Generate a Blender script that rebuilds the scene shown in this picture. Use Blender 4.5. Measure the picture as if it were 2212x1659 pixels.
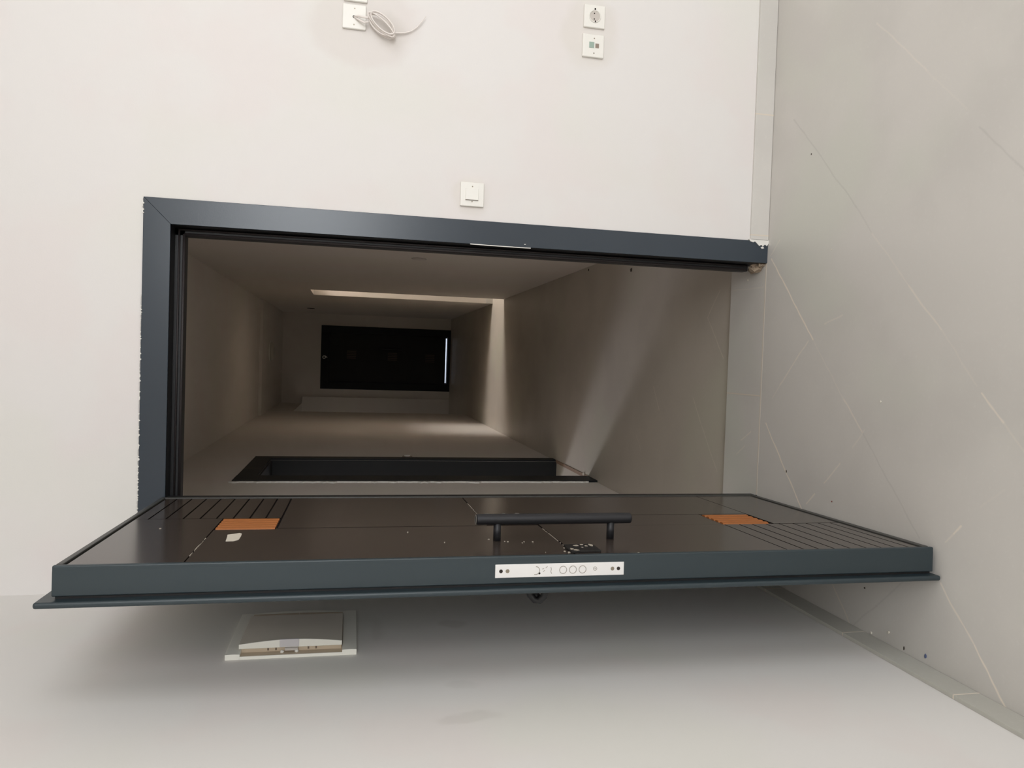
import bpy, bmesh, math, random
from mathutils import Matrix, Vector
random.seed(7)
S = bpy.context.scene
for o in list(bpy.data.objects): bpy.data.objects.remove(o, do_unlink=True)
COL = S.collection

# ------------------------------------------------------------------ camera (the phone was held sideways: image left is up)
CAMPOS = Vector((-0.47055, -2.52288, 1.46954))
cx = Vector((0.0332637, -0.2062482, -0.9779341)); cdn = Vector((-0.9990329, -0.0350131, -0.026597)); cf = Vector((-0.0287549, 0.9778731, -0.2072134))
cam = bpy.data.objects.new('camera', bpy.data.cameras.new('camera')); COL.objects.link(cam)
m = Matrix.Identity(4)
for r in range(3):
    m[r][0] = cx[r]; m[r][1] = -cdn[r]; m[r][2] = -cf[r]; m[r][3] = CAMPOS[r]
cam.matrix_world = m
cam.data.sensor_fit = 'HORIZONTAL'; cam.data.sensor_width = 36; cam.data.lens = 26.55; cam.data.clip_start = .02
S.camera = cam

# ------------------------------------------------------------------ world, daylight, added alcove fill, exposure
W = bpy.data.worlds.new('world'); S.world = W; W.use_nodes = True
bg = W.node_tree.nodes['Background']; bg.inputs[0].default_value = (.75, .85, 1, 1); bg.inputs[1].default_value = .6
S.view_settings.view_transform = 'Standard'; S.view_settings.look = 'None'; S.view_settings.gamma = 1
S.view_settings.use_curve_mapping = False; S.view_settings.exposure = 0.0

def area(name, loc, target, sx, sy, power, color, spread=180):
    l = bpy.data.lights.new(name, 'AREA'); l.shape = 'RECTANGLE'; l.size = sx; l.size_y = sy; l.energy = power; l.color = color
    l.spread = math.radians(spread)
    o = bpy.data.objects.new(name, l); COL.objects.link(o); o.location = loc
    o.rotation_euler = (Vector(target) - Vector(loc)).to_track_quat('-Z', 'Z').to_euler()
    return o
area('window_daylight_rear', (1.35, -5.16, 1.95), (1.35, 0, 1.95), 2.5, 1.4, 98, (.98, 1.0, 1.015))
area('window_daylight_side', (3.16, -3.5, 1.75), (0, -3.5, 1.75), 2.4, 1.9, 48, (.98, 1.0, 1.015))
area('stair_daylight', (2.0, 5.38, 3.2), (-.9, 5.3, .0), .6, .7, 78, (1, .96, .93))
area('side_room_daylight', (-3.75, 5.1, 1.75), (-1.0, 2.2, .3), .5, .9, 62, (.86, .88, 1))
area('alcove_fill', (-2.36, 8.4, 1.5), (-.5, 8.4, 1.2), .8, 1.2, 1.1, (1, .93, .86))  # added fill lamp inside the closed alcove, lifts the dark end wall
area('yard_daylight', (-.45, 10.6, 2.3), (-.45, 9.6, 0), 1.2, .8, 26, (.84, .9, 1))

# ------------------------------------------------------------------ helpers
def rgb(r, g, b):
    f = lambda v: (v / 255 / 12.92) if v / 255 <= .04045 else ((v / 255 + .055) / 1.055) ** 2.4
    return (f(r), f(g), f(b), 1)

def mat(name, col, rough=.5, metal=0., var=.0, scale=6., bump=.0, bscale=60., spec=.5, coat=0.):
    mt = bpy.data.materials.new(name); mt.use_nodes = True
    nt = mt.node_tree; b = nt.nodes['Principled BSDF']
    b.inputs['Base Color'].default_value = col; b.inputs['Roughness'].default_value = rough; b.inputs['Metallic'].default_value = metal
    b.inputs['Specular IOR Level'].default_value = spec
    if coat: b.inputs['Coat Weight'].default_value = coat; b.inputs['Coat Roughness'].default_value = .25
    tc = nt.nodes.new('ShaderNodeNewGeometry')
    if var:
        n = nt.nodes.new('ShaderNodeTexNoise'); n.inputs['Scale'].default_value = scale; n.inputs['Detail'].default_value = 5
        nt.links.new(tc.outputs['Position'], n.inputs['Vector'])
        mx = nt.nodes.new('ShaderNodeMix'); mx.data_type = 'RGBA'
        mx.inputs[6].default_value = tuple(c * (1 - var) for c in col[:3]) + (1,); mx.inputs[7].default_value = tuple(min(1, c * (1 + var)) for c in col[:3]) + (1,)
        nt.links.new(n.outputs['Fac'], mx.inputs[0]); nt.links.new(mx.outputs[2], b.inputs['Base Color'])
    if bump:
        n = nt.nodes.new('ShaderNodeTexNoise'); n.inputs['Scale'].default_value = bscale; n.inputs['Detail'].default_value = 3
        nt.links.new(tc.outputs['Position'], n.inputs['Vector'])
        bp = nt.nodes.new('ShaderNodeBump'); bp.inputs['Strength'].default_value = bump; bp.inputs['Distance'].default_value = .002
        nt.links.new(n.outputs['Fac'], bp.inputs['Height']); nt.links.new(bp.outputs['Normal'], b.inputs['Normal'])
    return mt

class N:
    """small node-graph helper"""
    def __init__(s, mt): s.nt = mt.node_tree; s.b = s.nt.nodes['Principled BSDF']
    def new(s, t, **k):
        n = s.nt.nodes.new(t)
        for a, v in k.items(): setattr(n, a, v)
        return n
    def put(s, sock, v):
        if hasattr(v, 'is_linked') or isinstance(v, bpy.types.NodeSocket): s.nt.links.new(v, sock)
        else: sock.default_value = v
    def math(s, op, a, b=0., c=None, clamp=False):
        n = s.new('ShaderNodeMath', operation=op, use_clamp=clamp); s.put(n.inputs[0], a); s.put(n.inputs[1], b)
        if c is not None: s.put(n.inputs[2], c)
        return n.outputs[0]
    def vec(s, op, a, b=(0, 0, 0), scale=None):
        n = s.new('ShaderNodeVectorMath', operation=op); s.put(n.inputs[0], a); s.put(n.inputs[1], b)
        if scale is not None: s.put(n.inputs['Scale'], scale)
        return n.outputs['Value'] if op in ('DOT_PRODUCT', 'LENGTH') else n.outputs['Vector']
    def mix(s, f, a, b):
        n = s.new('ShaderNodeMix', data_type='RGBA'); s.put(n.inputs[0], f); s.put(n.inputs[6], a); s.put(n.inputs[7], b)
        return n.outputs[2]
    def noise(s, v, sc, det=4, dim='Fac'):
        n = s.new('ShaderNodeTexNoise'); n.inputs['Scale'].default_value = sc; n.inputs['Detail'].default_value = det
        s.put(n.inputs['Vector'], v); return n.outputs[dim]
    def ramp(s, v, lo, hi):
        n = s.new('ShaderNodeMapRange'); s.put(n.inputs[0], v); n.inputs[1].default_value = lo; n.inputs[2].default_value = hi
        n.interpolation_type = 'SMOOTHSTEP'; return n.outputs[0]

def tile_mat(name, base, veins=(), rough=.3):
    """satin stone-look porcelain, fine diagonal veins and faint clouding"""
    mt = mat(name, base, rough); g = N(mt)
    pos = g.new('ShaderNodeNewGeometry').outputs['Position']
    dark = tuple(c * .93 for c in base[:3]) + (1,); green = (base[0] * .965, base[1] * 1.0, base[2] * .96, 1)
    col = g.mix(g.ramp(g.noise(pos, 2.2, 5), .4, .62), base, dark)
    col = g.mix(g.ramp(g.noise(pos, 1.3, 3), .5, .66), col, green)
    col = g.mix(g.math('MULTIPLY', g.ramp(g.noise(pos, 90, 2), .55, .75), .06), col, (.9, .88, .84, 1))
    if veins:
        nz = g.noise(pos, 7, 3, 'Color'); off = g.vec('SCALE', g.vec('SUBTRACT', nz, (.5, .5, .5)), (0, 0, 0), .018)
        p = g.vec('MULTIPLY', g.vec('ADD', pos, off), (1, 1, 0))
        wn = g.math('MULTIPLY_ADD', g.noise(pos, 30, 2), .0055, .0014)
        lt = dk = None
        for (ax, ay, bx, by, st) in veins:
            if not st: continue
            ab = Vector((bx - ax, by - ay, 0)); L2 = ab.length_squared
            pa = g.vec('SUBTRACT', p, (ax, ay, 0))
            t = g.math('DIVIDE', g.vec('DOT_PRODUCT', pa, tuple(ab)), L2, clamp=True)
            d = g.vec('LENGTH', g.vec('SUBTRACT', pa, g.vec('SCALE', tuple(ab), (0, 0, 0), t)))
            k = g.math('MULTIPLY', g.math('SUBTRACT', 1, g.math('DIVIDE', d, wn), clamp=True), min(1, abs(st) * (.55 + .6 * abs(st))))
            if st > 0: lt = k if lt is None else g.math('MAXIMUM', lt, k)
            else: dk = k if dk is None else g.math('MAXIMUM', dk, k)
        if dk is not None: col = g.mix(dk, col, tuple(c * .55 for c in base[:3]) + (1,))
        if lt is not None: col = g.mix(lt, col, rgb(252, 240, 224))
    g.nt.links.new(col, g.b.inputs['Base Color'])
    sm = g.math('MULTIPLY_ADD', g.noise(pos, 5, 4), .12, rough - .06)
    g.nt.links.new(sm, g.b.inputs['Roughness'])
    return mt

def wall_mat(name, base, spots=()):
    """emulsion paint with a roller texture; spots are old filler, dirt marks and one darker halo, each with its own shape"""
    mt = mat(name, base, .62, spec=.3); g = N(mt)
    pos = g.new('ShaderNodeNewGeometry').outputs['Position']
    pink = (base[0], base[1] * .978, base[2] * .978, 1); grn = (base[0] * .985, base[1] * .995, base[2] * .97, 1)
    col = g.mix(g.ramp(g.noise(pos, 3.1, 3), .45, .6), base, pink)
    col = g.mix(g.ramp(g.noise(pos, 1.7, 3), .5, .66), col, grn)
    for (c, r, tint, st, soft) in spots:
        d = g.vec('LENGTH', g.vec('MULTIPLY', g.vec('SUBTRACT', g.vec('ADD', pos, g.vec('SCALE', g.vec('SUBTRACT', g.noise(pos, 9, 3, 'Color'), (.5, .5, .5)), (0, 0, 0), .08)), c), tuple(1 / v for v in r)))
        k = g.math('MULTIPLY', g.math('SUBTRACT', 1, g.ramp(d, 1 - soft, 1)), st)
        col = g.mix(k, col, tint)
    g.nt.links.new(col, g.b.inputs['Base Color'])
    bp = g.new('ShaderNodeBump'); bp.inputs['Strength'].default_value = .12; bp.inputs['Distance'].default_value = .001
    g.nt.links.new(g.noise(pos, 220, 2), bp.inputs['Height']); g.nt.links.new(bp.outputs['Normal'], g.b.inputs['Normal'])
    return mt

OFF = {}
class MB:
    def __init__(s, T=None): s.bm = bmesh.new(); s.T = T or Matrix.Identity(4)
    def _v(s, p): return s.bm.verts.new(s.T @ Vector(p))
    def box(s, x0, x1, y0, y1, z0, z1):
        if x0 > x1: x0, x1 = x1, x0
        if y0 > y1: y0, y1 = y1, y0
        if z0 > z1: z0, z1 = z1, z0
        v = [s._v((x, y, z)) for x in (x0, x1) for y in (y0, y1) for z in (z0, z1)]
        for f in ((0, 1, 3, 2), (4, 6, 7, 5), (0, 4, 5, 1), (2, 3, 7, 6), (0, 2, 6, 4), (1, 5, 7, 3)): s.bm.faces.new([v[i] for i in f])
        return s
    def prism(s, pts, axis, a0, a1):
        """closed polygon pts (2D) extruded along axis 'x','y' or 'z'"""
        def P(u, w, a): return {'x': (a, u, w), 'y': (u, a, w), 'z': (u, w, a)}[axis]
        A = [s._v(P(u, w, a0)) for u, w in pts]; B = [s._v(P(u, w, a1)) for u, w in pts]
        s.bm.faces.new(A[::-1]); s.bm.faces.new(B)
        n = len(pts)
        for i in range(n): s.bm.faces.new([A[i], A[(i + 1) % n], B[(i + 1) % n], B[i]])
        return s
    def tube(s, pts, r, seg=12, cap=True):
        pts = [Vector(p) for p in pts]; rings = []
        up = None
        for i, p in enumerate(pts):
            d = (pts[min(i + 1, len(pts) - 1)] - pts[max(i - 1, 0)]).normalized()
            if up is None: up = d.orthogonal().normalized()
            up = (up - d * up.dot(d)); up = up.normalized() if up.length > 1e-6 else d.orthogonal().normalized()
            w = d.cross(up); rr = r[i] if isinstance(r, (list, tuple)) else r
            rings.append([s._v(p + (up * math.cos(2 * math.pi * k / seg) + w * math.sin(2 * math.pi * k / seg)) * rr) for k in range(seg)])
        for a, b in zip(rings, rings[1:]):
            for k in range(seg): s.bm.faces.new([a[k], a[(k + 1) % seg], b[(k + 1) % seg], b[k]])
        if cap: s.bm.faces.new(rings[0][::-1]); s.bm.faces.new(rings[-1])
        return s
    def disc_ring(s, c, axis, r0, r1, a0, a1, seg=28):
        """annular ring (r0 inner) around axis between a0..a1"""
        def P(r, t, a):
            u, w = r * math.cos(t), r * math.sin(t)
            return {'x': (a, c[0] + u, c[1] + w), 'y': (c[0] + u, a, c[1] + w), 'z': (c[0] + u, c[1] + w, a)}[axis]
        T = [2 * math.pi * k / seg for k in range(seg)]
        R = [[s._v(P(r, t, a)) for t in T] for r, a in ((r0, a0), (r1, a0), (r1, a1), (r0, a1))]
        for q in range(4):
            A, B = R[q], R[(q + 1) % 4]
            for k in range(seg): s.bm.faces.new([A[k], A[(k + 1) % seg], B[(k + 1) % seg], B[k]])
        return s
    def build(s, name, mt, parent=None, bevel=0., seg=2, smooth=False, label=None):
        bmesh.ops.recalc_face_normals(s.bm, faces=s.bm.faces)
        me = bpy.data.meshes.new(name); s.bm.to_mesh(me); s.bm.free()
        o = bpy.data.objects.new(name, me); COL.objects.link(o)
        if parent is not None:
            L = OFF.get(parent.name, Vector((0, 0, 0))); OFF[o.name] = L
            me.transform(Matrix.Translation(-L)); o.parent = parent
        me.materials.append(mt)
        if smooth:
            for p in me.polygons: p.use_smooth = True
        if bevel:
            b = o.modifiers.new('bevel', 'BEVEL'); b.width = bevel; b.segments = seg; b.limit_method = 'ANGLE'; b.angle_limit = math.radians(35)
            for p in me.polygons: p.use_smooth = True
            w = o.modifiers.new('wn', 'WEIGHTED_NORMAL'); w.keep_sharp = True
        if label: o['label'] = label
        return o

def tag(o, label, cat, group=None, kind=None):
    o['label'] = label; o['category'] = cat
    if group: o['group'] = group
    if kind: o['kind'] = kind
    return o
def thing(name, loc, label, cat, group=None, kind=None):
    o = bpy.data.objects.new(name, None); COL.objects.link(o); o.location = loc; o.empty_display_size = .1
    OFF[o.name] = Vector(loc)
    return tag(o, label, cat, group, kind)
def struct(name, mb, mt, label, cat, **k):
    return tag(mb.build(name, mt, None, **k), label, cat, None, 'structure')

# ------------------------------------------------------------------ materials
PAINT = rgb(234, 230, 227)
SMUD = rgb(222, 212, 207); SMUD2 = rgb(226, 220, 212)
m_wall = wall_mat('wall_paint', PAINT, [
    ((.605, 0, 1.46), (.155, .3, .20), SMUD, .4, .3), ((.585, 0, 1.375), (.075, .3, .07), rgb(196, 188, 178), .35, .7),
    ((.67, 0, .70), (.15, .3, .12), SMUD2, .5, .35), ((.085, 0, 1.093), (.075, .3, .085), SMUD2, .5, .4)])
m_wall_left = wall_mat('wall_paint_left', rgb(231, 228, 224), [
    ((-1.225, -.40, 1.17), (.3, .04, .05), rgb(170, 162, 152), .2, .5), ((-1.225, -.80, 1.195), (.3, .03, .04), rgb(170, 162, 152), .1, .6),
    ((-1.225, -.97, 1.215), (.3, .03, .09), rgb(170, 162, 152), .15, .5), ((-1.225, -.42, 1.385), (.3, .12, .03), rgb(170, 162, 152), .14, .7)])  # last spot: soft darker band just below the fuse box
m_wall_cor = wall_mat('corridor_paint', rgb(230, 223, 214))
m_ceil = wall_mat('ceiling_paint', rgb(232, 226, 218))
V = [(-0.067, -0.032, -0.363, -0.307, 0.9), (-0.363, -0.307, -0.553, -0.48, 0.25), (-0.553, -0.48, -0.644, -0.57, 0.5), (-0.644, -0.57, -0.898, -0.817, -0.3), (0.402, -0.139, 0.031, -0.497, -0.35), (0.031, -0.497, -0.059, -0.571, -0.25), (-0.059, -0.571, -0.227, -0.734, 0.25), (-0.227, -0.734, -0.351, -0.854, 0.45), (-0.351, -0.854, -0.491, -0.978, 0.2), (-0.507, -0.994, -0.573, -1.059, 0.6), (-0.573, -1.059, -0.631, -1.117, 0.25), (0.555, -0.551, 0.34, -0.761, 0.3), (0.34, -0.761, 0.191, -0.901, 0.15), (0.134, -0.949, -0.002, -1.079, -0.3), (-0.661, -0.039, -0.923, -0.284, 0.9), (-0.367, -0.279, -0.518, -0.125, 0.5), (-0.518, -0.125, -0.568, -0.078, 0.3), (-0.636, -0.579, -0.69, -0.527, 0.3), (-0.745, -0.476, -0.82, -0.4, 0.5), (-0.86, -0.354, -0.901, -0.311, 0.6), (-0.834, -0.954, -0.857, -0.933, 0.7), (-0.857, -0.933, -0.885, -0.906, 0.4), (-0.727, -1.071, -0.78, -1.009, 0.15), (-1.124, -0.467, -1.218, -0.558, 0.5), (-1.029, -0.766, -1.212, -0.575, -0.3), (-0.993, -0.896, -1.11, -1.01, 0.6), (-1.11, -1.01, -1.229, -1.115, 0.8), (-0.004, -0.084, -0.055, -0.025, 0.4), (-0.316, -0.37, -0.291, -0.454, 0.35),
     (-.9, -1.6, -.4, -2.1, .5), (.3, -1.5, .8, -2.0, .4)]
VC = [(-0.143, 0.395, -0.248, 0.499, 0.4), (-0.248, 0.499, -0.427, 0.342, 0.4), (-0.572, 1.067, -0.683, 0.98, 0.4), (-0.602, 0.607, -0.703, 0.529, 0.4), (-0.703, 0.529, -0.896, 0.354, 0.35), (-0.838, 1.276, -0.908, 1.203, 0.35)]
TILE = rgb(217, 213, 207)
m_floor = tile_mat('porcelain_floor', TILE, V, .33)
m_floor_cor = tile_mat('porcelain_corridor', rgb(204, 195, 182), VC, .42)
m_thresh = tile_mat('porcelain_threshold', TILE, [(-.160, .253, -.162, .011, .25), (-.70, .06, -.74, .13, .5), (-.76, .10, -.80, .16, .4)], .36)
m_tile = tile_mat('porcelain_skirting', TILE, (), .36)
m_grout = mat('grout', rgb(222, 212, 198), .9)
m_frame = mat('frame_steel', rgb(45, 55, 65), .27, .0, .08, 3, .04, 300, .55)
m_teal = mat('leaf_steel', rgb(42, 54, 59), .4, .0, .06, 3, .04, 300, .55)
m_black = mat('rebate_black', rgb(26, 26, 28), .5)
m_gasket = mat('gasket_rubber', rgb(46, 40, 40), .6)
m_rim = mat('rim_charcoal', rgb(58, 58, 55), .4)
m_lam = mat('laminate_umber', rgb(66, 58, 53), .2, 0, .05, 2.5, spec=.62)
m_groove = mat('groove_dark', rgb(26, 22, 20), .9, spec=.1)
m_wood = mat('cedar_inlay', rgb(162, 98, 48), .55, 0, .12, 30)
m_bar = mat('bar_black', rgb(40, 40, 43), .42, .3, .15, 12)
m_steel = mat('brushed_plate', rgb(238, 236, 234), .42, .2, .04, 20)
m_screw = mat('screw_grey', rgb(150, 140, 125), .4, .6)
m_hole = mat('hole_dark', rgb(40, 32, 28), .8)
m_line = mat('engraved_grey', rgb(160, 152, 144), .6)
m_white = mat('white_plastic', rgb(244, 241, 234), .35)
m_white2 = mat('white_plastic_aged', rgb(250, 248, 238), .4)
m_smoke = mat('door_plastic_grey', rgb(226, 218, 204), .16, 0, .06, 9, spec=.6)
m_beige = mat('beige_plastic', rgb(205, 188, 165), .5)
m_lilac = mat('lilac_latch', rgb(214, 210, 212), .4)
m_socketgrey = mat('fitting_grey', rgb(206, 198, 190), .5)  # plain grey for the socket disc, junction cover and fuse box clip
m_green = mat('data_jack_green', rgb(160, 180, 168), .4)
m_brown = mat('data_jack_brown', rgb(150, 134, 122), .5)
m_cable = mat('cable_white', rgb(240, 232, 226), .5)
m_plaster = mat('plaster_smear', rgb(240, 237, 230), .85, 0, .04, 60)
m_mortar = mat('mortar_broken', rgb(170, 152, 132), .95, 0, .3, 70, .8, 90)
m_dark_door = mat('corridor_door_black', rgb(26, 24, 23), .5, 0, .1, 5, spec=.3)
m_dark_teal = mat('corridor_frame_black', rgb(22, 25, 27), .55, spec=.3)
m_num = mat('numeral_silver', rgb(245, 245, 240), .5)
m_lampglass = mat('opal_glass', rgb(205, 200, 188), .3)
m_alu = mat('window_aluminium', rgb(70, 74, 78), .4, .3)

# ------------------------------------------------------------------ room shell
XL, XW, XRM, YR, HC = -1.225, -1.225, 3.0, -5.0, 2.8
struct('floor', MB().box(XL - .2, XRM + .2, YR - .2, 0, -.15, 0), m_floor, 'pale grey stone-look tiled floor of the room with fine diagonal veins', 'floor')
w = MB()
w.box(-1.425, -.985, 0, .26, -.15, HC); w.box(-.070, XRM + .2, 0, .26, -.15, HC); w.box(-.985, -.070, 0, .26, 2.045, HC)
struct('wall_back', w, m_wall, 'white painted room wall around the open entrance door', 'wall')
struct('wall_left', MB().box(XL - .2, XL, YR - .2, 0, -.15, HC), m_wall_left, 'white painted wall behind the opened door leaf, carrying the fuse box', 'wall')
w = MB()  # right wall with a window
w.box(XRM, XRM + .2, YR - .2, -4.6, -.15, HC); w.box(XRM, XRM + .2, -2.0, 0, -.15, HC); w.box(XRM, XRM + .2, -4.6, -2.0, -.15, .6); w.box(XRM, XRM + .2, -4.6, -2.0, 2.7, HC)
struct('wall_right', w, m_wall, 'white painted wall with a wide window, beside the sockets wall', 'wall')
w = MB()
w.box(XL, .1, YR - .2, YR, -.15, HC); w.box(2.6, XRM, YR - .2, YR, -.15, HC); w.box(.1, 2.6, YR - .2, YR, -.15, 1.2); w.box(.1, 2.6, YR - .2, YR, 2.7, HC)
struct('wall_rear', w, m_wall, 'white painted wall with a window, opposite the entrance door', 'wall')
struct('ceiling', MB().box(XL - .2, XRM + .2, YR - .2, .26, HC, HC + .15), m_ceil, 'white painted ceiling of the room', 'ceiling')
def window(name, axis, a, u0, u1, z0, z1, label):
    o = thing(name, ((u0 + u1) / 2, a, z0) if axis == 'y' else (a, (u0 + u1) / 2, z0), label, 'window', None, 'structure')
    f = MB(); mid = (u0 + u1) / 2
    for (p0, p1, q0, q1) in ((u0, u0 + .06, z0, z1), (u1 - .06, u1, z0, z1), (u0, u1, z0, z0 + .06), (u0, u1, z1 - .06, z1), (mid - .03, mid + .03, z0, z1)):
        (f.box(p0, p1, a - .03, a + .03, q0, q1) if axis == 'y' else f.box(a - .03, a + .03, p0, p1, q0, q1))
    f.build('window_frame', m_alu, o)
window('window_1', 'y', -5.08, .1, 2.6, 1.2, 2.7, 'wide two-sash window in the rear wall of the room')
window('window_2', 'x', 3.08, -4.6, -2.0, .6, 2.7, 'wide two-sash window in the right wall of the room')

# baseboards with their own tile joints
b = MB(); j = MB()
for x0, x1 in ((.002, .018), (.0215, .4525), (.4555, .868), (.871, 1.29), (1.293, 1.71), (1.713, 2.13), (2.133, XRM)): b.box(x0, x1, -.009, 0, .001, .071)
for x in (.01975, .454, .8695, 1.2915, 1.7115, 2.1315): j.box(x - .0025, x + .0025, -.0092, -.001, .001, .071)
bb = struct('baseboard_back', b, m_tile, 'low tiled baseboard along the sockets wall, right of the door frame', 'baseboard', bevel=.001)
j.build('joint', m_grout, bb)
b = MB(); j = MB(); ys = [0, -.207, -.623, -1.032, -1.45, -1.86, -2.28, -2.7, -3.11, -3.53, -3.95, -4.36, -4.78, -5.0]
for y0, y1 in zip(ys, ys[1:]): b.box(XL, XL + .011, y1 + .0015, y0 - .0015, .001, .073)
for y in ys[1:-1]: j.box(XL + .001, XL + .0112, y - .002, y + .002, .001, .073)
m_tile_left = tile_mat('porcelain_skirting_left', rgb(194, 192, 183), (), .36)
bl = struct('baseboard_left', b, m_tile_left, 'low tiled baseboard along the wall behind the opened door', 'baseboard', bevel=.001)
j.build('joint', m_grout, bl)

# threshold tiles inside the doorway
t = MB(); t.box(-.985, -.5660, .002, .258, -.06, 0); t.box(-.5620, -.070, .002, .258, -.06, 0)
th = struct('trim_1', t, m_thresh, 'tiled door threshold strip between the room floor and the corridor', 'threshold', bevel=.0015)
MB().box(-.985, -.070, -.003, .0035, -.05, .0004).box(-.5665, -.5615, .002, .256, -.05, .0003).build('joint', m_grout, th)

# ------------------------------------------------------------------ corridor shell
CL, CR, CF, CE = -1.19, .167, -.022, 9.25
struct('floor_corridor', MB().box(-4.2, 3.0, .26, 11.4, -.17, CF), m_floor_cor, 'beige tiled floor of the corridor beyond the entrance door', 'floor')
w = MB(); H2 = 2.66
w.box(CL - .22, CL, .26, 2.07, CF, H2); w.box(CL - .22, CL, 2.85, 7.5, CF, H2); w.box(CL - .22, CL, 2.07, 2.85, 2.0, H2); w.box(CL - .22, CL, 7.5, CE, 2.2, H2)
struct('wall_corridor_left', w, m_wall_cor, 'corridor wall holding the black side door frame', 'wall', bevel=.004)
w = MB()
w.box(CR, CR + .2, .26, 5.05, CF, H2); w.box(CR, CR + .2, 5.70, CE, CF, H2); w.box(CR, CR + .2, 5.05, 5.70, 1.885, H2)
struct('wall_corridor_right', w, m_wall_cor, 'corridor wall pierced by the narrow daylit opening', 'wall', bevel=.004)
w = MB()
w.box(-2.6, -.965, CE, CE + .2, CF, H2); w.box(-.005, CR + .2, CE, CE + .2, CF, H2); w.box(-.965, -.005, CE, CE + .2, 1.94, H2)
w.box(-1.41, -1.09, CE - .03, CE, CF, 2.2)
struct('wall_corridor_end', w, m_wall_cor, 'dim wall at the far end of the corridor around the numbered door', 'wall')
w = MB(); w.box(-1.6, CR + .2, .26, 6.7, 2.535, 2.8); w.box(-2.6, CR + .2, 6.7, CE + .2, 2.5, 2.8)
struct('ceiling_corridor', w, m_wall_cor, 'corridor ceiling that steps down towards its far end', 'ceiling')
# side passage with stair window (right), side room (left), alcove, yard beyond the far door
w = MB()
w.box(CR + .2, 2.9, 4.85, 5.05, CF, 3.6); w.box(CR + .2, 2.9, 5.70, 5.90, CF, 3.6); w.box(2.7, 2.9, 5.05, 5.70, CF, 2.2); w.box(2.7, 2.9, 5.05, 5.70, 3.3, 3.6); w.box(CR + .2, 2.7, 5.05, 5.70, 3.45, 3.6); w.box(CR, CR + .2, 4.85, 5.9, 2.66, 3.6)
struct('wall_passage', w, m_wall_cor, 'bright narrow side passage opening off the corridor', 'wall')
struct('baseboard_passage', MB().box(CR + .002, 2.69, 5.688, 5.70, CF, .05), m_tile, 'low tiled baseboard in the daylit side passage', 'baseboard')
w = MB()
w.box(-4.2, CL - .22, .9, 1.1, CF, H2); w.box(-4.2, CL - .22, 6.0, 6.2, CF, H2); w.box(-4.2, -4.0, 1.1, 6.0, CF, H2); w.box(-4.2, CL - .22, .9, 6.2, H2, H2 + .15)
struct('wall_side_room', w, m_wall_cor, 'plain walls of the side room behind the black door frame', 'wall')
w = MB(); w.box(-2.6, -2.4, 7.3, CE, CF, 2.5); w.box(-2.4, CL - .22, 7.3, 7.5, CF, 2.5)
struct('wall_alcove', w, m_wall_cor, 'dim alcove wall at the far end of the corridor', 'wall')
m_yard = mat('yard_paint', rgb(240, 242, 246), .8)
w = MB(); w.box(-1.3, -1.1, CE + .2, 11.3, CF, 2.6); w.box(.2, .4, CE + .2, 11.3, CF, 2.6); w.box(-1.3, .4, 11.2, 11.4, CF, 2.6); w.box(-1.3, .4, CE + .2, 11.4, 2.6, 2.7); w.box(-1.1, .2, CE + .2, 11.2, CF, CF + .004)
struct('wall_yard', w, m_yard, 'bright space beyond the far corridor door, seen under its leaf', 'wall')

# ------------------------------------------------------------------ main door frame
fr = thing('door_frame', (-.504, 0, 0), 'blue-grey steel frame around the open entrance door', 'door frame', None, 'structure')
YC = -.006
c = MB()
c.prism([(0, 0), (-.079, 0), (-.079, 2.031), (0, 2.11)], 'y', YC, .004)
c.prism([(-1.008, 0), (-1.008, 2.11), (-.929, 2.031), (-.929, 0)], 'y', YC, .004)
c.prism([(0, 2.11), (-.079, 2.031), (-.929, 2.031), (-1.008, 2.11)], 'y', YC, .004)
c.build('casing', m_frame, fr, bevel=.0012)
r = MB()
r.box(-.079, -.070, -.001, .102, 0, 2.045); r.box(-.985, -.931, -.001, .040, 0, 2.045); r.box(-.985, -.070, -.001, .102, 2.031, 2.045)
r.build('rebate', m_black, fr)
s_ = MB()
s_.box(-.1035, -.080, .060, .10, .04, 2.04); s_.box(-.985, -.944, .060, .10, 0, 2.04); s_.box(-.985, -.080, .060, .10, 2.000, 2.04)
s_.build('stop', m_black, fr, bevel=.002)
g_ = MB()
g_.tube([(-.0985, .057, .05), (-.0985, .057, 2.004)], .0042, 10); g_.tube([(-.949, .057, .0), (-.949, .057, 2.004)], .0042, 10)
g_.tube([(-.0985, .057, 2.004), (-.949, .057, 2.004)], .0042, 10)
g_.tube([(-.085, .054, .05), (-.085, .054, 2.02)], .003, 8); g_.tube([(-.085, .054, 2.018), (-.97, .054, 2.018)], .003, 8)
g_.build('gasket', m_gasket, fr, smooth=True)
# ragged filler along the head and bottom corner
def ragged(mb, axis_pts, depth, thick, n, to):
    (u0, w0), (u1, w1) = axis_pts
    ptsA = []; ptsB = []
    for i in range(n + 1):
        t = i / n; u = u0 + (u1 - u0) * t; w_ = w0 + (w1 - w0) * t
        d = depth * (random.random() ** 3)
        ptsA.append((u, w_)); ptsB.append((u + to[0] * d, w_ + to[1] * d))
    for i in range(n):
        mb.prism([ptsA[i], ptsA[i + 1], ptsB[i + 1], ptsB[i]], 'y', *thick)
p = MB()
ragged(p, ((-.30, 2.112), (-1.008, 2.112)), .0055, (YC - .001, YC + .002), 260, (0, -1))
ragged(p, ((-.005, 2.112), (-.05, 2.112)), .012, (YC - .001, YC + .002), 12, (0, -1))
blob = [(.004, .078), (-.004, .072), (-.007, .06), (-.003, .054), (-.010, .046), (-.019, .036), (-.014, .028), (-.020, .022), (-.012, .014), (-.018, .006), (-.008, .0), (.004, 0)]
p.prism(blob, 'y', YC - .003, YC + .004)
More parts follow.
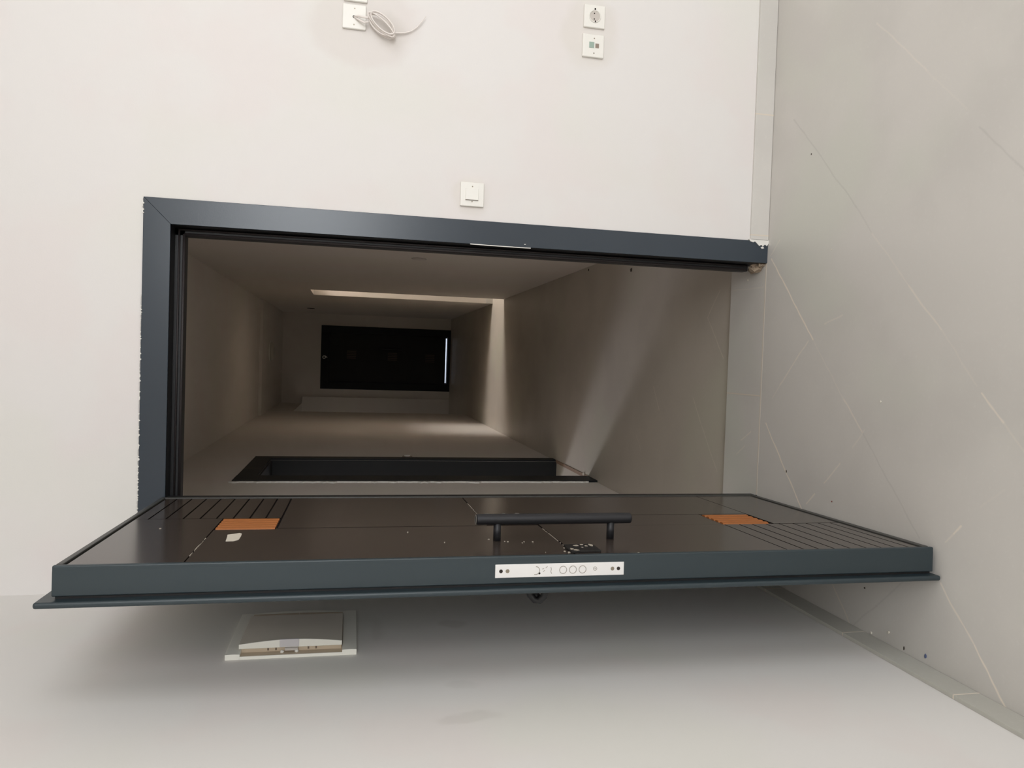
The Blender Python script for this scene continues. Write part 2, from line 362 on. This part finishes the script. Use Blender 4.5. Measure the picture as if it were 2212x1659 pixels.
p.prism([(-.022, .030), (-.028, .025), (-.026, .016), (-.020, .02)], 'y', YC - .0015, YC + .003)
p.build('paint_smear', m_plaster, fr)
p = MB()
pts = [(1.095, 0), (1.06, .0012), (1.03, .0030), (.99, .0035), (.95, .0035), (.91, .0045), (.887, .0035)]
for (z0, d0), (z1, d1) in zip(pts, pts[1:]): p.prism([(-.0792 + .001 - d0 * .3, z0), (-.0792 - .0016 - d0 * .3, z0), (-.0792 - .0016 - d1 * .3, z1), (-.0792 + .001 - d1 * .3, z1)], 'y', YC - .0008, YC + .003)
p.box(-.070, -.068, YC - .0006, YC, .905, .910)
p.build('scratch', m_plaster, fr)
# broken mortar at the foot of the jamb
def lump(mb, c, r, seed, n=9):
    rnd = random.Random(seed); rings = []
    for i in range(1, n - 1):
        th_ = math.pi * i / (n - 1)
        ring = []
        for k in range(12):
            ph = 2 * math.pi * k / 12; q = 1 + rnd.uniform(-.28, .22)
            ring.append(mb._v((c[0] + r[0] * q * math.sin(th_) * math.cos(ph), c[1] + r[1] * q * math.sin(th_) * math.sin(ph), c[2] + r[2] * q * math.cos(th_))))
        rings.append(ring)
    for a, b_ in zip(rings, rings[1:]):
        for k in range(12): mb.bm.faces.new([a[k], a[(k + 1) % 12], b_[(k + 1) % 12], b_[k]])
    mb.bm.faces.new(rings[0][::-1]); mb.bm.faces.new(rings[-1])
l = MB(); lump(l, (-.088, .045, .016), (.02, .022, .024), 3); lump(l, (-.094, .078, .01), (.016, .02, .014), 5); lump(l, (-.083, .018, .01), (.01, .014, .014), 8)
l.build('mortar', m_mortar, fr)

# ------------------------------------------------------------------ the open door leaf
A = Vector((-.927, 0, 0)); tv = Vector((.025, -.99969, 0)).normalized(); nv = Vector((.99969, .025, 0)).normalized()
TL = Matrix(((tv.x, nv.x, 0, A.x), (tv.y, nv.y, 0, A.y), (0, 0, 1, 0), (0, 0, 0, 1)))
def L(): return MB(TL)
d1 = thing('door_1', (-.927, 0, 0), 'open dark entrance door leaf with black pull bar and small orange wood inlays', 'door', None, 'structure')
L().box(.010, .881, -.062, -.009, .012, 2.043).build('core', m_teal, d1, bevel=.0025, seg=3)
L().box(.8685, .881, -.014, 0, .012, 2.043).build('edge_bead', m_teal, d1, bevel=.003, seg=3)
L().box(.014, .874, -.069, -.060, .016, 2.038).build('edge_groove', m_black, d1)
L().box(.012, .900, -.081, -.068, .004, 2.070).build('overlap_flange', m_teal, d1, bevel=.005, seg=3)
rm = L()
S0, S1, Z0, Z1 = .0185, .8665, .034, 2.027
rm.box(.006, S0, -.010, 0, .014, 2.041); rm.box(S0, S1, -.010, 0, Z1, 2.041); rm.box(S0, S1, -.010, 0, .014, Z0)
rm.build('rim', m_rim, d1, bevel=.0025)
L().box(S0, S1, -.008, -.0055, Z0, Z1).build('groove_backing', m_groove, d1)
G = .0016
fp = L()
def tl(s0, s1, z0, z1): fp.box(s0 + G, s1 - G, -.0056, -.0028, z0 + G, z1 - G)
a0, a1 = S0 + .003, S1 - .002; zt, zb = Z1 - .003, Z0 + .003
zs = [zt, 1.990, 1.947, 1.904, 1.861, 1.819, 1.776, 1.733, 1.691, 1.649]
for hi, lo in zip(zs, zs[1:]): fp.box(a0, .367, -.0056, -.0028, lo + .0022, hi - .0022)
tl(.369, a1, 1.801, zt); tl(.523, a1, 1.648, 1.801)
fp.box(.514 + G, a1, -.0056, -.0028, .957 + G, 1.648 + G); tl(a0, .512, 1.098, 1.648)
tl(a0, .374, .252, 1.098); tl(.375, .535, .412, .955); fp.box(.534, a1, -.0056, -.0028, .412 + G, .955 - G)
tl(a0, .534, zb, .252)
zs = [.412, .366, .325, .281, .237, .191, .148, .108, .068, zb]
for hi, lo in zip(zs, zs[1:]): fp.box(.537, a1, -.0056, -.0028, lo + .0022, hi - .0022)
tl(.375, .386, .252, .412)
fpo = fp.build('face_panel', m_lam, d1)
fpo.data.materials.append(m_groove)
for p_ in fpo.data.polygons:
    if p_.normal.dot(nv) < .5: p_.material_index = 1
def inlay(s0, s1, z0, z1):
    q = L(); n = 5; wd = (s1 - s0) / n
    for i in range(n):
        a = s0 + wd * i; pts = []
        for k in range(7):
            t = math.pi * k / 6; pts.append((a + wd * .5 - wd * .44 * math.cos(t), -.0055 + .0058 * math.sin(t)))
        q.prism(pts, 'z', z0, z1)
    return q.build('wood_inlay', m_wood, d1, label='small square of fluted orange-brown wood')
inlay(.378, .521, 1.653, 1.797); inlay(.343, .490, .958, 1.096); inlay(.390, .533, .266, .410)
# sticker, specks
q = L(); q.prism([(.589, 1.757), (.570, 1.731), (.579, 1.725), (.612, 1.723), (.648, 1.723), (.662, 1.733), (.6625, 1.750), (.625, 1.753)], 'z', 0, 0) if False else None
bmq = L(); pts = [(.589, 1.757), (.570, 1.731), (.579, 1.725), (.612, 1.723), (.648, 1.723), (.662, 1.733), (.6625, 1.750), (.625, 1.753)]
bmq.prism(pts, 'y', -.0028, -.0020)
bmq.build('sticker', mat('paper_sticker', rgb(216, 208, 194), .8, 0, .05, 80), d1, label='torn white paper sticker')
sp = L(); rs = random.Random(4)
def speck(s, z, r, o=-.0026, e=1.):
    n = 7; pts = [(s + r * e * (1 + rs.uniform(-.4, .3)) * math.cos(2 * math.pi * k / n), z + r * (1 + rs.uniform(-.4, .3)) * math.sin(2 * math.pi * k / n)) for k in range(n)]
    sp.prism(pts, 'y', o, o + .0012)
for s_i, z_i, r_i in ((.722, 1.085, .004), (.716, 1.092, .003), (.725, 1.045, .0025), (.727, 1.024, .0045), (.690, 1.127, .004), (.735, 1.052, .002), (.716, 1.24, .003), (.84, 1.02, .0016), (.862, .80, .004), (.868, .79, .003), (.845, .965, .006), (.835, .972, .004), (.80, .964, .003), (.59, 1.32, .004), (.50, 1.93, .005)): speck(s_i, z_i, r_i * .62)
def crackle(s0, s1, z, n):
    prev = None
    for i in range(n + 1):
        ss = s0 + (s1 - s0) * i / n; zz = z + rs.uniform(-.0006, .0006); hw = rs.uniform(.0002, .0009)
        if prev and rs.random() > .18: sp.prism([(prev[0], prev[1] - prev[2]), (ss, zz - hw), (ss, zz + hw), (prev[0], prev[1] + prev[2])], 'y', -.0052, -.0028)
        prev = (ss, zz, hw)
crackle(.56, .785, .9560, 26); crackle(.14, .34, 1.0975, 18); crackle(.62, .80, 1.8015, 12)
sp.build('paint_speck', mat('speck_dust', rgb(190, 180, 165), .9), d1)
# pull bar
ph = L().tube([(.704, .050, 1.163), (.704, .050, 1.161)] and [(.704, .050, z) for z in (1.163, 1.160, 1.0, .9, .764, .761)], [.0105, .0135, .0135, .0135, .0135, .0105], 20).build('pull_handle', m_bar, d1, smooth=False, bevel=.001)
for p_ in ph.data.polygons: p_.use_smooth = len(p_.vertices) == 4
for zz in (1.109, .815): L().tube([(.703, -.003, zz), (.704, .042, zz)], .0095, 16).build('post', m_bar, ph, smooth=True)
ps = L()
for s_i, z_i, o_i in ((.706, 1.1625, .0495), ):
    ps.disc_ring((s_i - .002, .0495), 'z', .0085, .0128, 1.1632, 1.1642, 20)
sp = ps
for z_i, dz in ((1.13, .012), (1.09, .008), (1.055, .01)):
    ps.box(.6985, .7030, .0634, .0640, z_i, z_i + dz)
ps.build('scuff', mat('scuff_grey', rgb(110, 106, 100), .8), ph)
# key plate
kp = L(); kp.prism([(.783, .961), (.782, .892), (.800, .888), (.853, .889), (.854, .962), (.82, .964)], 'y', -.003, .003)
kpo = kp.build('key_plate', mat('key_plate_black', rgb(28, 26, 24), .5, .2, .2, 40), d1, bevel=.001)
sp = L()
for s_i, z_i, r_i, e_i in ((.800, .935, .006, 1.2), (.792, .918, .004, 1.3), (.806, .912, .004, 1), (.798, .897, .0055, 2.), (.835, .955, .005, 1.5), (.846, .947, .006, 1.), (.82, .925, .003, 1)): speck(s_i, z_i, r_i, .0025, e_i)
sp.build('plaster_spatter', mat('spatter', rgb(170, 160, 146), .9), kpo)
# lock plate on the free edge
ep = L().box(.880, .8825, -.048, -.018, .843, 1.146).build('lock_plate', m_steel, d1, bevel=.0008, label='pale metal lock plate on the door edge')
h = L()
for z_i, r_i in ((1.133, .0042), (.8565, .0042)): h.tube([(.8815, -.033, z_i), (.8829, -.033, z_i)], r_i, 14)
h.tube([(.8815, -.0395, 1.0445), (.88335, -.0395, 1.0445)], .0024, 10)
h.build('hole', m_hole, ep)
for z_i, r_i in ((1.118, .0045), (.871, .0045)):
    L().tube([(.8815, -.033, z_i), (.8832, -.033, z_i)], r_i, 14).build('screw', m_screw, ep, bevel=.0006)
h = L()
for z_i in (.989, .966, .943): h.disc_ring((-.033, z_i), 'x', .0078, .0090, .882, .8834, 28)
h.disc_ring((-.032, .913), 'x', .0036, .0046, .882, .8831, 20)
h.tube([(.882, -.032, .913), (.8832, -.032, .913)], .0012, 8)
for k in range(9):
    t = math.radians(70 + 22 * k); t2 = math.radians(70 + 22 * (k + 1))
    h.tube([(.883, -.033 + .009 * math.sin(t) * -1, 1.053 + .009 * math.cos(t)), (.883, -.033 - .009 * math.sin(t2), 1.053 + .009 * math.cos(t2))], .0007, 6)
for (z_a, o_a, z_b, o_b) in ((1.030, -.028, 1.026, -.024), (1.036, -.036, 1.032, -.033), (1.038, -.030, 1.034, -.029), (1.018, -.026, 1.0165, -.031), (1.0165, -.031, 1.018, -.036), (1.018, -.036, 1.0155, -.041)):
    h.tube([(.883, o_a, z_a), (.883, o_b, z_b)], .0006, 6)
h.build('bolt_outline', m_line, ep)
# inside handle, seen past the flange
ih = L()
U = [(.80, -.079, 1.008), (.80, -.105, 1.008), (.80, -.116, 1.011), (.795, -.127, 1.020), (.79, -.127, 1.030), (.785, -.116, 1.040), (.785, -.106, 1.043), (.785, -.079, 1.043)]
ih.tube(U, .0085, 14); ih.tube([(.79, -.0875, 1.025), (.79, -.079, 1.025)], .014, 24)
ih.tube([(.79, -.119, 1.025), (.73, -.123, 1.025), (.68, -.120, 1.024)], [.009, .008, .007], 14)
ih.build('lever_handle', m_black, d1, smooth=True)
hg = L()
for z_i in (.25, 1.0, 1.8): hg.tube([(.006, -.071, z_i), (.006, -.071, z_i + .10)], .008, 14)
hg.build('hinge', m_bar, d1, smooth=True)

# ------------------------------------------------------------------ corridor side door (black frame, left)
sd = thing('door_2', (CL, 2.46, CF), 'black metal frame of the side door in the corridor wall', 'door frame', None, 'structure')
c = MB()
c.box(CL - .004, CL + .012, 1.885, 2.07, CF, 2.11); c.box(CL - .004, CL + .010, 2.85, 2.955, CF, 2.11); c.box(CL - .004, CL + .010, 2.07, 2.85, 2.0, 2.11)
c.build('casing', m_dark_teal, sd, bevel=.0015)
c = MB()
c.box(CL - .222, CL - .004, 2.068, 2.082, CF, 2.0); c.box(CL - .222, CL - .004, 2.838, 2.852, CF, 2.0); c.box(CL - .222, CL - .004, 2.082, 2.838, 1.988, 2.002)
c.build('jamb', m_dark_teal, sd)
MB().box(CL - .012, CL + .010, 2.07, 2.85, CF, CF + .004).build('threshold', mat('threshold_tan', rgb(150, 126, 106), .6), sd)
c = MB(); prev = None
rr = random.Random(11); n = 110
for i in range(n + 1):
    z = CF + .06 + (2.125 - CF - .06) * i / n; wv = .004 + .014 * rr.random() ** 2 * (.4 + .6 * abs(math.sin(i * .21)))
    if prev: c.prism([(1.887, prev[0]), (1.887, z), (1.886 - wv * 2.2, z), (1.886 - prev[1] * 2.2, prev[0])], 'x', CL - .002, CL + .0075)
    prev = (z, wv)
c.build('plaster_edge', m_plaster, sd)
MB().prism([(2.02, 2.112), (2.36, 2.112), (2.35, 2.107), (2.03, 2.108)], 'x', CL + .002, CL + .0108).build('scratch', mat('scratch_tan', rgb(150, 135, 118), .8), sd) if False else None
c = MB()
for i in range(10):
    y = 2.36 + .004 * math.sin(i * 2.1)
    z0_ = 2.005 + i * .0105
    c.box(CL + .0098, CL + .0106, y, y + .006, z0_, z0_ + .008)
c.build('scratch', mat('scratch_tan', rgb(110, 100, 88), .8), sd)
# small round knob-like junction cap beside the frame
jc = thing('bell_button', (CL, 3.02, 1.06), 'small round white button on the wall just past the black side door frame', 'bell button')
MB().tube([(CL, 3.02, 1.06), (CL + .009, 3.02, 1.06)], .036, 24).build('ring', m_brown, jc, bevel=.002)
MB().tube([(CL + .008, 3.02, 1.06), (CL + .016, 3.02, 1.06)], .022, 20).build('cap', m_white, jc, bevel=.002)

# ------------------------------------------------------------------ far corridor door, number 9
fd = thing('door_3', (-.485, CE, CF), 'closed black door numbered 9 at the far end of the corridor', 'door', None, 'structure')
c = MB(); yf = CE - .012
c.box(-.965, -.855, yf, CE + .12, CF, 1.94); c.box(-.112, -.005, yf, CE + .12, CF, 1.94); c.box(-.855, -.112, yf, CE + .12, 1.822, 1.94); c.box(-.855, -.112, yf, CE + .12, CF, .024)
c.build('casing', m_dark_teal, fd, bevel=.002)
c = MB(); c.box(-.858, -.835, CE + .086, CE + .11, CF, 1.83); c.box(-.132, -.109, CE + .086, CE + .11, CF, 1.83); c.box(-.858, -.109, CE + .086, CE + .11, 1.80, 1.83); c.build('stop', m_dark_teal, fd)
MB().box(-.853, -.114, CE + .035, CE + .085, .049, 1.82).build('leaf', m_dark_door, fd)
lf = bpy.context.scene.objects['leaf']
def fslats(x0, x1, z0, z1):
    q = MB(); n = 5; wd = (x1 - x0) / n
    for i in range(n): q.box(x0 + wd * (i + .15), x0 + wd * (i + .75), CE + .030, CE + .036, z0, z1)
    q.build('wood_inlay', mat('far_inlay', rgb(60, 44, 36), .5), fd)
fslats(-.50, -.37, 1.42, 1.56); fslats(-.51, -.38, .80, .94); fslats(-.52, -.39, .22, .36)
q = MB().tube([(-.33, CE - .012, .72), (-.33, CE - .012, 1.10)], .012, 12).tube([(-.33, CE + .035, .78), (-.33, CE - .012, .78)], .008, 8).tube([(-.33, CE + .035, 1.04), (-.33, CE - .012, 1.04)], .008, 8)
q.build('pull_handle', m_black, fd, smooth=True)
# numeral 9 as a bent tube on the frame head
pts = []; ccx, ccz, rr_ = -.487, 1.893, .019
for k in range(17):
    t = 2 * math.pi * k / 16; pts.append((ccx + rr_ * math.cos(t), yf - .004, ccz + rr_ * 1.05 * math.sin(t)))
MB().tube(pts, .0065, 8, cap=False).tube([(ccx + rr_, yf - .004, ccz + .002), (ccx + rr_ * .95, yf - .004, ccz - .016), (ccx + rr_ * .5, yf - .004, ccz - .032), (ccx - rr_ * .4, yf - .004, ccz - .044)], .0065, 8).build('numeral', m_num, fd, smooth=True, label='silver numeral 9')

# ------------------------------------------------------------------ corridor fittings
cl = thing('ceiling_lamp', (-.43, 7.5, 2.5), 'round unlit bowl lamp on the lowered corridor ceiling', 'ceiling lamp')
MB().tube([(-.43, 7.5, 2.5), (-.43, 7.5, 2.488)], .13, 32).build('base', m_white2, cl)
prof = [(.125, 2.488), (.12, 2.47), (.10, 2.452), (.06, 2.44), (.01, 2.436)]
MB().tube([(-.43, 7.5, z) for r_, z in prof], [r_ for r_, z in prof], 32).build('bowl', m_lampglass, cl, smooth=True)
jb = MB().tube([(CR, 2.31, 1.075), (CR - .006, 2.31, 1.075)], .05, 6)
tag(jb.build('junction_cover', m_socketgrey, None, bevel=.001), 'flat painted-over junction cover low on the near corridor wall', 'junction cover')
sb = thing('wall_box', (CR, 8.04, 2.04), 'open round wiring hole high on the far corridor wall', 'wiring hole')
MB().disc_ring((8.04, 2.04), 'x', .045, .052, CR - .004, CR + .0, 24).build('ring', m_hole, sb)
MB().tube([(CR - .0005, 8.04, 2.04), (CR - .003, 8.04, 2.04)], .046, 24).build('recess', m_hole, sb)

# ------------------------------------------------------------------ light switch and sockets on the back wall
def plate(name, x0, x1, z0, z1, label, cat, group=None, cut=None):
    o = thing(name, ((x0 + x1) / 2, 0, (z0 + z1) / 2), label, cat, group)
    pl = MB().box(x0, x1, -.010, 0, z0, z1).build('plate', m_white, o, bevel=.003, seg=3)
    return o
def screws(o, pts, r=.0022, y=-.0101):
    for x, z in pts: MB().tube([(x, -.008, z), (x, y - .0006, z)], r, 10).build('screw', m_screw, o)
sw = plate('light_switch', .0445, .1245, 1.054, 1.1335, 'white square light switch on the wall right of the door frame', 'light switch')
rk = MB(); rk.prism([(.0655, -.009), (.0655, -.0165), (.1045, -.0130), (.1045, -.009)], 'z', 1.0735, 1.1165)
rk.build('rocker', m_white, sw, bevel=.0012)
MB().box(.0640, .0655, -.0115, -.0098, 1.0735, 1.117).build('rocker_gap', m_line, sw)
screws(sw, ((.0605, 1.094), (.1105, 1.094)))
s1 = plate('power_socket', .6835, .7610, .653, .728, 'white round-recess power socket, farther from the door of the low pair', 'power socket')
MB().disc_ring((.7215, .690), 'y', .0185, .0215, -.0125, -.009, 32).build('socket_rim', m_white, s1, smooth=True)
MB().tube([(.7215, -.0104, .690), (.7215, -.0109, .690)], .0185, 32).build('socket_recess', m_socketgrey, s1)
hp = MB()
for x in (.731, .712): hp.tube([(x, -.0106, .692), (x, -.0113, .692)], .0022, 10)
hp.box(.7425, .7485, -.0128, -.010, .688, .692); hp.box(.7005, .7065, -.0128, -.010, .686, .690)
hp.build('hole', m_hole, s1)
s2 = plate('data_socket', .5835, .6615, .6535, .7295, 'white data socket with two small jacks, nearer the door of the low pair', 'data socket')
MB().box(.6145, .634, -.0115, -.009, .689, .7065).build('jack', m_green, s2, label='greenish data jack')
MB().box(.6155, .630, -.0115, -.009, .672, .6845).build('jack', m_brown, s2, label='brownish data jack')
screws(s2, ((.647, .689), (.597, .689)))
s3 = plate('cable_outlet', .5815, .6590, 1.4565, 1.5305, 'white outlet plate with a white cable coming out of it', 'cable outlet')
MB().tube([(.6195, -.0098, 1.4945), (.6195, -.0108, 1.4945)], .0042, 14).build('hole', m_hole, s3)
screws(s3, ((.6455, 1.493), (.5945, 1.494)))
s4 = plate('blank_outlet', .669, .745, 1.4535, 1.5285, 'white wall plate above the cable outlet, cut by the picture edge', 'wall plate')
# coiled cable
cb = MB()
loop = [(.6195, -.009, 1.4945), (.618, -.022, 1.482), (.612, -.032, 1.462), (.610, -.036, 1.449)]
cb.tube(loop, .0034, 8)
cb.tube([(.6195, -.009, 1.4945), (.606, -.022, 1.478), (.597, -.028, 1.462), (.600, -.030, 1.448)], .0032, 8)
cxx, czz = .598, 1.407
ang = math.radians(38)
def ell(a, b, ph, dy, dx=0, dz=0):
    u = a * math.cos(ph); v_ = b * math.sin(ph)
    return (cxx + dx + u * math.sin(ang) * 1 + v_ * math.cos(ang), -.014 - dy, czz + dz + u * math.cos(ang) - v_ * math.sin(ang))
for k, (a, b_, dy, dx, dz) in enumerate(((.047, .021, .0, 0, 0), (.050, .017, .008, -.002, -.002), (.044, .024, .014, .002, .003), (.052, .013, .020, -.003, .002), (.046, .018, .026, .001, -.003))):
    pts = [ell(a, b_, 2 * math.pi * i / 32, dy + .006 * math.sin(2 * math.pi * i / 32), dx, dz) for i in range(33)]
    cb.tube(pts, .0023, 8, cap=False)
cb.tube([(.572, -.018, 1.366), (.575, -.012, 1.372), (.582, -.014, 1.378), (.584, -.010, 1.360), (.588, -.008, 1.333), (.596, -.008, 1.312), (.610, -.009, 1.294), (.628, -.012, 1.279), (.646, -.016, 1.266)], [.0034, .0034, .0032, .0028, .0024, .0022, .002, .0018, .001], 8)
tag(cb.build('cable_coil', m_cable, None, smooth=True), 'coiled white cable hanging below the cable outlet on the wall', 'cable')

# ------------------------------------------------------------------ fuse box on the left wall
db = thing('fuse_box', (XW, -.42, 1.44), 'white plastic fuse box on the wall behind the opened door', 'fuse box')
ya, yb, za, zb_ = -.290, -.591, 1.440, 1.757
bs = MB(); n = 14
prof = [(ya + .0, XW)]
bz = MB()
def curved(mb, y0, y1, z0, z1, xb, d0, d1, n=16):
    """slab on the wall whose front bulges over its height"""
    pts = [(XW + xb, z0)]
    for i in range(n + 1):
        t = i / n; pts.append((XW + d0 + (d1 - d0) * math.sin(math.pi * t), z0 + (z1 - z0) * t))
    pts.append((XW + xb, z1))
    mb.prism([(p[0], p[1]) for p in pts], 'y', y0, y1)
q = MB(); curved(q, yb, ya, 1.440, 1.476, 0, .014, .0148); curved(q, yb, ya, 1.722, 1.757, 0, .0135, .0143);  curved(q, -.325, ya, 1.474, 1.724, 0, .014, .019)
curved(q, yb, yb + .003, 1.474, 1.724, 0, .0078, .0081)
q.build('back_plate', m_white2, db, bevel=.0008)
q = MB(); curved(q, yb + .003, -.33, 1.476, 1.722, 0, .0070, .0072); q.build('inner_tray', m_beige, db)
q = MB(); curved(q, -.562, -.31, 1.478, 1.722, .005, .0175, .0190); q.build('body', m_beige, db)
q = MB(); ny, nz = 12, 16; G_ = []
for i in range(ny + 1):
    t = i / ny; y = -.326 + (-.5645 + .326) * t; row = []
    for k in range(nz + 1):
        u = k / nz; row.append(q._v((XW + .0195 + (.009 + .009 * math.sin(math.pi * u)) * math.sin(t * math.pi / 2), y, 1.477 + .251 * u)))
    G_.append(row)
Bk = [[q._v((XW + .0175, -.326, 1.477)), q._v((XW + .0175, -.326, 1.728))], [q._v((XW + .0175, -.5645, 1.477)), q._v((XW + .0175, -.5645, 1.728))]]
for i in range(ny):
    for k in range(nz): q.bm.faces.new([G_[i][k], G_[i][k + 1], G_[i + 1][k + 1], G_[i + 1][k]])
q.bm.faces.new([Bk[0][0], Bk[0][1]] + G_[0][::-1]); q.bm.faces.new([Bk[1][0], Bk[1][1]] + G_[-1][::-1])
q.bm.faces.new([Bk[0][0], Bk[1][0]] + [G_[i][0] for i in range(ny, -1, -1)]); q.bm.faces.new([Bk[0][1], Bk[1][1]] + [G_[i][nz] for i in range(ny, -1, -1)])
q.bm.faces.new([Bk[0][0], Bk[0][1], Bk[1][1], Bk[1][0]]); dd = q.build('cover_door', m_smoke, db, bevel=.0015)
q = MB(); curved(q, -.5665, -.5635, 1.477, 1.728, .0175, .0288, .0378); q.build('door_edge', m_white2, dd, bevel=.0008)
MB().box(XW + .019, XW + .0385, -.5685, -.563, 1.583, 1.630).build('latch', m_lilac, dd, bevel=.001)
m_tan = mat('vent_tan', rgb(120, 104, 88), .7)
for z in (1.658, 1.639, 1.560, 1.541): MB().box(XW + .010, XW + .0165, -.5628, -.561, z - .002, z + .002).build('vent_slot', m_tan, db)
MB().box(XW + .011, XW + .0175, -.574, -.561, 1.585, 1.617).build('clip', m_socketgrey, db, bevel=.001)
for z, sd_ in ((1.623, 21), (1.588, 22)):
    q = MB(); lump(q, (XW + .010, -.574, z), (.004, .004, .005), sd_); q.build('clip_end', m_white, db, smooth=True)

# ------------------------------------------------------------------ crumbs and chips on the floor
def crumb(name, x, y, r, mt, label, cat, e=1., zs=.5, seed=1, z=0):
    q = MB(); lump(q, (x, y, z + r * zs * .95), (r * e, r, r * zs), seed, 6)
    return tag(q.build(name, mt, None), label, cat)
m_blue = mat('chip_blue', rgb(92, 104, 140), .6); m_dk = mat('chip_dark', rgb(70, 60, 52), .8); m_red = mat('chip_red', rgb(130, 70, 60), .7); m_pl = mat('crumb_white', rgb(235, 228, 215), .9)
crumb('paint_chip', -1.194, -.859, .0035, m_blue, 'small blue paint chip on the floor near the baseboard behind the door', 'paint chip', 2.0, .3, 2)
crumb('dirt_speck', -1.203, -.781, .0025, m_dk, 'brown dirt speck on the floor beside the blue paint chip', 'dirt speck', 2., .3, 3)
crumb('dirt_speck', -1.090, -.614, .003, m_dk, 'dark dirt speck on the floor behind the opened door leaf', 'dirt speck', 1, .3, 4)
crumb('paint_chip', -.870, -.444, .0027, m_red, 'tiny red speck on the floor in front of the opened door', 'paint chip', 1, .3, 5)
crumb('dirt_speck', -.814, -.188, .003, m_dk, 'dark speck on the pale floor vein close to the threshold', 'dirt speck', 1.6, .3, 6)
crumb('dirt_speck', .252, -.253, .003, m_dk, 'dark speck on the open floor below the light switch wall', 'dirt speck', 1, .3, 7)
crumb('plaster_crumb', -1.207, -.652, .0035, m_pl, 'white plaster crumb touching the baseboard behind the door', 'plaster crumb', 1, .6, 8)
crumb('plaster_crumb', -1.181, -.722, .0038, m_pl, 'white plaster crumb a hand width off the baseboard behind the door', 'plaster crumb', 1, .6, 9)
crumb('plaster_crumb', -.548, -.645, .0025, m_pl, 'lone white crumb in the middle of the floor facing the doorway', 'plaster crumb', 1.3, .5, 10)
crumb('plaster_crumb', -.082, -.386, .0022, m_pl, 'white crumb on the floor in line with the right jamb', 'plaster crumb', 1.3, .5, 12)
crumb('plaster_crumb', -.128, .125, .004, m_pl, 'beige crumb on the threshold tile beside the broken mortar', 'plaster crumb', 1, .6, 13)
crumb('plaster_crumb', -1.180, 2.16, .010, m_pl, 'white crumb at the foot of the black side door frame', 'plaster crumb', 1, .6, 14, CF)
crumb('dirt_speck', .148, 2.218, .008, m_dk, 'dark speck at the foot of the near corridor wall, farther of two', 'dirt speck', 1, .3, 15, CF)
crumb('dirt_speck', .0607, 1.439, .010, m_dk, 'dark speck on the corridor floor, nearer the doorway of two', 'dirt speck', 1, .3, 16, CF)
